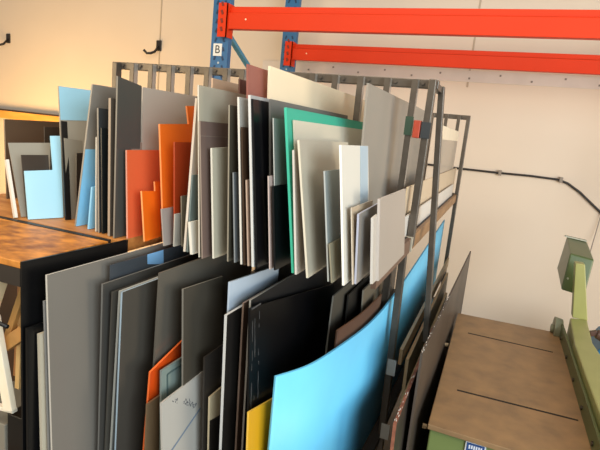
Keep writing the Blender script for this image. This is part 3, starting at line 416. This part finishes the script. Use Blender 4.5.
# curved long sheets at the right of the lower row
def curved(name, path, z0, z1, th, m, label, edge=None, ztop=None):
    P = [Vector((x, y, 0)) for x, y in path]
    # smooth the path
    Q = []
    for i in range(len(P)-1):
        p0, p1, p2, p3 = P[max(i-1, 0)], P[i], P[i+1], P[min(i+2, len(P)-1)]
        for k in range(8):
            t = k/8
            Q.append(.5*((2*p1)+(-p0+p2)*t+(2*p0-5*p1+4*p2-p3)*t*t+(-p0+3*p1-3*p2+p3)*t**3))
    Q.append(P[-1]); bm = bmesh.new(); R = []
    for i, q in enumerate(Q):
        d = (Q[min(i+1, len(Q)-1)]-Q[max(i-1, 0)]).normalized(); nn = Vector((d.y, -d.x, 0))
        zt = z1 if ztop is None else z1+(ztop-z1)*max(0, (q.y-1.4)/1.45)
        R.append([bm.verts.new(c) for c in (q+Vector((0, 0, z0)), q+Vector((0, 0, zt)), q-nn*th+Vector((0, 0, zt)), q-nn*th+Vector((0, 0, z0)))])
    for a, b in zip(R, R[1:]):
        for k in range(4):
            f = bm.faces.new((a[k], a[(k+1) % 4], b[(k+1) % 4], b[k])); f.material_index = 1 if (k == 1 and edge) else 0; f.smooth = k in (0, 2)
    bm.faces.new(R[0][::-1]); bm.faces.new(R[-1])
    o = link(name, bm, [m, edge] if edge else [m]); tag(o, label, UCAT); return o
BLU = mat('6cc8f2', .5)
curved('plastic_sheet', [(-.342, .85), (-.302, .935), (-.276, 1.06), (-.252, 1.235), (-.243, 1.45), (-.238, 1.8), (-.238, 2.85)], .70, 1.12, .005, BLU,
       'big light blue curved sheet with a sweeping top edge, lower row right', ztop=1.19)
curved('plastic_sheet', [(-.290, 1.075), (-.270, 1.235), (-.262, 1.42)], .70, 1.150, .004, mat('4e3527', .4),
       'dark brown curved sheet right behind the big blue curved sheet', mat('8a6248', .45))

# boards leaning outside the rack's right side
def leaning(name, x0, x1, y0, y1, z1, z1b, top, th, m, label, edge, cat='board', flakes=0):
    """board standing on the floor: bottom at x0, top at x1, near end y0, far end y1"""
    bm = bmesh.new()
    base = [(x0, y0, 0.002), (x1, y0, z1), (x1+top, y1, z1b), (x0+top, y1, 0.002)]
    fs = prism(bm, base, (-th, 0, 0))
    for i in (0, 1): fs[i].material_index = 0
    for f in fs[2:]: f.material_index = 1
    rr = random.Random(5)
    if flakes:
        for k in range(flakes):
            y = y0+.01+rr.random()**1.3*(y1-y0)*.38; t = (y-y0)/(y1-y0); q = rr.uniform(.0010, .0024)
            xx = x1+top*t-rr.uniform(.001, th)
            box(bm, xx-q*.4, xx+q*.4, y, y+q*3, z1+(z1b-z1)*t-.0005, z1+(z1b-z1)*t+.001+q*.25, 2)
    o = link(name, bm, [m, edge, mat('d9cfc2', .7)]); return tag(o, label, cat)
leaning('plywood_board', -.150, -.168, 1.50, 2.72, .935, .93, 0, .010, mat('8b8468', .5, noise=1, col2='6f694f', scale=4), 'olive tan board with a pale edge leaning on the rack side', mat('b8a27e', .5))
leaning('plywood_board', -.128, -.150, 1.36, 2.60, .86, .855, 0, .010, mat('827a5c', .5, noise=1, col2='5d573f', scale=4), 'lower olive board standing between the tan edged board and rusty plate', mat('a8946c', .5))
c = leaning('steel_plate', -.110, -.128, 1.09, 1.75, .955, .962, 0, .008, mat('4c443c', .45, .3, noise=1, col2='2e2926', scale=7), 'dark steel plate with a rusty red flaking edge', mat('a8674a', .7, noise=1, col2='6a3a2a', scale=60), 'plate', 18)
dd = leaning('steel_plate', -.104, -.108, 1.25, 2.70, 1.07, 1.07, .036, .006, mat('544a40', .45, .3, noise=.7, col2='3a322c', scale=5), 'largest brown steel plate standing beside the machine table, white flakes on its edge', mat('55493f', .6), 'plate', 30)
# ------------------------------------------------------------ lever shear (green machine)
GRN = mat('78874f', .4, noise=1, col2='6d7c46', scale=5); GRND = mat('566238', .4, noise=1, col2='4b5630', scale=6); GRNL = mat('9a9a5e', .4, noise=1, col2='8c8e54', scale=8)
ms = thing('lever_shear', 'green lever shear with a worn brown steel table and box counterweight', 'machine', (.15, 1.8, 0))
TB = mat('a6835a', .5, .1, noise=.8, col2='8c7050', scale=16, bump=.2)
bm = bmesh.new(); prism(bm, [(-.072, 1.313, .835), (.345, 1.300, .835), (.345, 2.345, .835), (-.075, 2.325, .835)], (0, 0, .015))
tt = link('table_top', bm, TB, ms, bevel=.002)
def slot(a, b, nm='slot', wdt=.009):
    bm = bmesh.new(); bar(bm, (*a, .8497), (*b, .8497), .0015, wdt, up=Vector((0, 0, 1)))
    s = bmesh.new(); bar(s, (*a, .8492), (*b, .8492), wdt, .0025, up=Vector((0, 0, 1)))
    bm.free(); o = link(nm, s, mat('1d1712', .8), tt)
slot((-.016, 1.559), (.325, 1.569)); slot((-.016, 2.092), (.300, 2.090))
link('body', boxes((-.066, .335, 1.325, 2.29, .30, .8345)), GRN, ms, bevel=.004)
for q in ((-.04, .06, 1.36, 1.5), (.22, .32, 1.36, 1.5), (-.04, .06, 2.1, 2.25), (.22, .32, 2.1, 2.25)): link('leg', boxes(q+(0, .2995)), GRND, ms, bevel=.004)
bd = link('name_plate', boxes((.030, .082, 1.3195, 1.3245, .795, .832)), mat('e6e6e4', .4), ms, bevel=.001)
b2 = link('blue_field', boxes((.0335, .0785, 1.3185, 1.3194, .799, .8285)), mat('2f4f86', .4), bd)
b3 = link('lettering', boxes(*[(.039+k*.006, .043+k*.006, 1.3179, 1.3184, .812+.001*(k % 2), .823) for k in range(6)]), mat('dfe4ee', .4), bd)
for y, z in ((1.93, .842), (1.385, .80)):
    bm = bmesh.new(); cyl(bm, (-.090, y, z), (-.078, y, z), .008, n=6); link('bolt', bm, mat('b39b78', .4, .4), ms)
# lever beam: outline in plan
bm = bmesh.new(); prism(bm, [(.352, 1.15, .852), (.350, 1.72, .852), (.352, 2.00, .852), (.372, 2.33, .852), (.440, 2.36, .852), (.418, 2.06, .852), (.440, 1.80, .852), (.50, 1.5, .852), (.58, 1.15, .852)], (0, 0, .078))
link('lever_beam', bm, GRNL, ms, bevel=.004)
bm = bmesh.new(); prism(bm, [(.346, 1.30, .800), (.349, 2.30, .800), (.349, 2.30, .905), (.346, 1.30, .905)], (-.0085, 0, 0))
link('blade_holder', bm, GRND, ms, bevel=.001)
for k in range(5):
    bm = bmesh.new(); cyl(bm, (.334, 1.42+k*.2, .868), (.3385, 1.42+k*.2, .868), .007, n=10)
    link('screw', bm, mat('3b3326', .5, .4), ms)
bm = bmesh.new(); cyl(bm, (.318, 2.335, .868), (.350, 2.335, .868), .052, .046, n=24); cyl(bm, (.308, 2.335, .868), (.318, 2.335, .868), .018, n=12)
link('pivot_hub', bm, mat('8a8c74', .45, .3), ms, bevel=.002)
bm = bmesh.new(); prism(bm, [(.382, 2.34, .930), (.440, 2.34, .930), (.388, 2.34, 1.165), (.352, 2.34, 1.165)], (0, .05, 0))
link('lever_arm', bm, GRNL, ms, bevel=.003)
bm = bmesh.new()
A = [(.330, 2.42, 1.022), (.424, 2.42, 1.008), (.438, 2.46, 1.17), (.342, 2.46, 1.182)]
Bk = [(.338, 2.75, 1.045), (.43, 2.75, 1.035), (.452, 2.80, 1.195), (.360, 2.80, 1.205)]
va = [bm.verts.new(p) for p in A]; vb = [bm.verts.new(p) for p in Bk]
bm.faces.new(va); bm.faces.new(vb[::-1])
for i in range(4): bm.faces.new((va[i], vb[i], vb[(i+1) % 4], va[(i+1) % 4]))
cw = link('counterweight', bm, mat('4c5c32', .35, noise=1, col2='41502a', scale=6), ms, bevel=.006)
bm = bmesh.new(); cyl(bm, (.392, 2.435, 1.125), (.392, 2.452, 1.125), .008, n=6); link('bolt', bm, mat('b9bfae', .35, .4), cw)
bm = bmesh.new(); cyl(bm, (.348, 2.425, 1.075), (.348, 2.438, 1.075), .004, n=8); link('bolt', bm, mat('b9bfae', .35, .4), cw)
bm = bmesh.new(); bar(bm, (.350, 2.79, 1.2085), (.446, 2.79, 1.2), .03, .006, up=Vector((0, 0, 1)))
cc = link('pale_strip', bm, mat('a3a596', .5), cw)  # paler grey strip across the far end of the box top
bm = bmesh.new(); cyl(bm, (.452, 2.20, .925), (.478, 2.20, .918), .018, .022, n=18)
bar(bm, (.43, 2.20, .92), (.455, 2.20, .93), .02, .02)
link('clamp_knob', bm, mat('4e352c', .4), ms, smooth=False, bevel=.003)

# blue tool case and wire at the right edge of the picture
tb = thing('tool_case', 'blue tool case standing behind the machine at the right edge', 'case', (.68, 2.9, 0))
bm = bmesh.new(); prism(bm, [(.555, 2.85, .002), (.85, 2.85, .002), (.85, 2.85, .66), (.64, 2.85, .70), (.60, 2.85, .62)], (0, .25, 0))
link('shell', bm, mat('2c6c96', .4), tb, bevel=.008)
link('latch', boxes((.66, .71, 2.842, 2.8495, .5, .58)), mat('1c2a36', .4), tb)
bm = bmesh.new(); tube(bm, [(.62, 3.70, .90), (.635, 3.74, 1.02), (.65, 3.775, 1.15), (.66, 3.785, 1.3)], .003); 
wv = link('thin_wire', bm, mat('8b8078', .5), smooth=True); tag(wv, 'thin grey wire hanging on the back wall at the right edge', 'wire')

# ------------------------------------------------------------ cart at the left with a rusty brown top
RUST = mat('dc9038', .45, noise=.7, col2='8a5018', scale=26, stretch=(1, 1.5, 1))
ct = thing('work_cart', 'low cart with a mottled orange brown top and black side panel, left foreground', 'cart', (-1.3, .7, 0))
link('cart_top', boxes((-1.95, -.736, .607, .818, 1.318, 1.330)), RUST, ct, bevel=.001)
link('front_rail', boxes((-1.95, -.736, .607, .620, 1.285, 1.3178)), mat('3b3530', .4, .4), ct)
link('rear_rail', boxes((-1.95, -.742, .819, .832, 1.290, 1.331)), mat('241d18', .5), ct)
bm = bmesh.new(); prism(bm, [(-.731, .607, .02), (-.722, .862, .02), (-.722, .862, 1.3285), (-.731, .607, 1.331)], (-.004, 0, 0))
link('side_panel', bm, mat('0c0c0d', .3), ct)
link('leg', boxes((-1.95, -1.925, .622, .645, 0, 1.3)), mat('1e1b18', .4), ct)
link('leg', boxes((-.770, -.745, .79, .815, 0, 1.3)), mat('1e1b18', .4), ct); link('leg', boxes((-1.95, -1.925, .79, .815, 0, 1.3)), mat('1e1b18', .4), ct)
link('cart_shelf', boxes((-1.92, -.772, .62, .82, .86, .875)), mat('6b4a2c', .6, noise=1, col2='4d3520', scale=8), ct)
link('back_panel', boxes((-1.92, -.772, .822, .826, .3, 1.31)), mat('5a3a20', .6, noise=1, col2='3a2616', scale=10), ct)
def scrap(name, a, b, w_, t_, col, label, col2=None, edge=None):
    bm = bmesh.new(); bar(bm, a, b, w_, t_)
    o = link(name, bm, mat(col, .6, noise=1, col2=col2 or col, scale=14), bevel=.001); return tag(o, label, 'offcut')
for a, b, w_, t_, c1, c2, lb in (  # wood colours brightened to carry the sunlight in the cart opening
    ((-.905, .66, 1.13), (-.843, .66, 1.283), .020, .02, 'f0dcb4', 'd8b880', 'cream wooden offcut slanting right, topmost in the cart opening'),
    ((-.878, .69, 1.10), (-.806, .69, 1.275), .014, .02, 'e8b870', 'c89450', 'golden offcut slanting right behind the cream one in the cart'),
    ((-.868, .72, 1.03), (-.853, .72, 1.236), .030, .02, 'c08a58', 'a06c3c', 'reddish brown offcut with a rounded top in the cart'),
    ((-.848, .70, 1.02), (-.836, .70, 1.222), .012, .02, 'f2cf90', 'dcae68', 'thin golden upright strip before the reddish brown offcut in the cart'),
    ((-.838, .735, 1.05), (-.808, .735, 1.245), .013, .02, 'd8d0c0', 'bcb2a0', 'grey slanting strip beside the black side panel in the cart'),
    ((-.855, .67, 1.122), (-.795, .67, 1.168), .026, .02, 'e0a860', 'bc8444', 'short golden block wedged across the cart opening'),
    ((-.832, .715, .88), (-.800, .715, 1.11), .030, .02, '6e4a2c', '4c3018', 'dark brown offcut at the bottom right of the cart opening')):
    scrap('wood_offcut', a, b, w_, t_, c1, lb, c2)
scrap('white_frame_bar', (-.856, .648, 1.192), (-.814, .648, 1.005), .024, .012, 'fff4dc', 'bright white bar slanting down in the cart opening', 'f4e6c8')
scrap('white_frame_bar', (-.90, .652, .994), (-.806, .652, 1.004), .008, .012, 'f0e6d0', 'short white crossbar at the foot of the slanting white bar')
bm = bmesh.new(); tube(bm, [(-.93, .612, 1.21), (-.86, .614, 1.2), (-.82, .614, 1.203), (-.776, .614, 1.200)], .004)
o = link('cord', bm, mat('14110f', .5), smooth=True); tag(o, 'black cord stretched across the cart opening', 'cord')
o = link('grey_box', boxes((-.98, -.845, .66, .79, .876, .955)), mat('8a8578', .6), bevel=.002); tag(o, 'grey box on the cart shelf beneath the white bars', 'box')
o = link('black_box', boxes((-.838, -.790, .66, .79, .876, .985)), mat('121212', .35), bevel=.002); tag(o, 'small black box on the cart shelf beside the grey box', 'box')
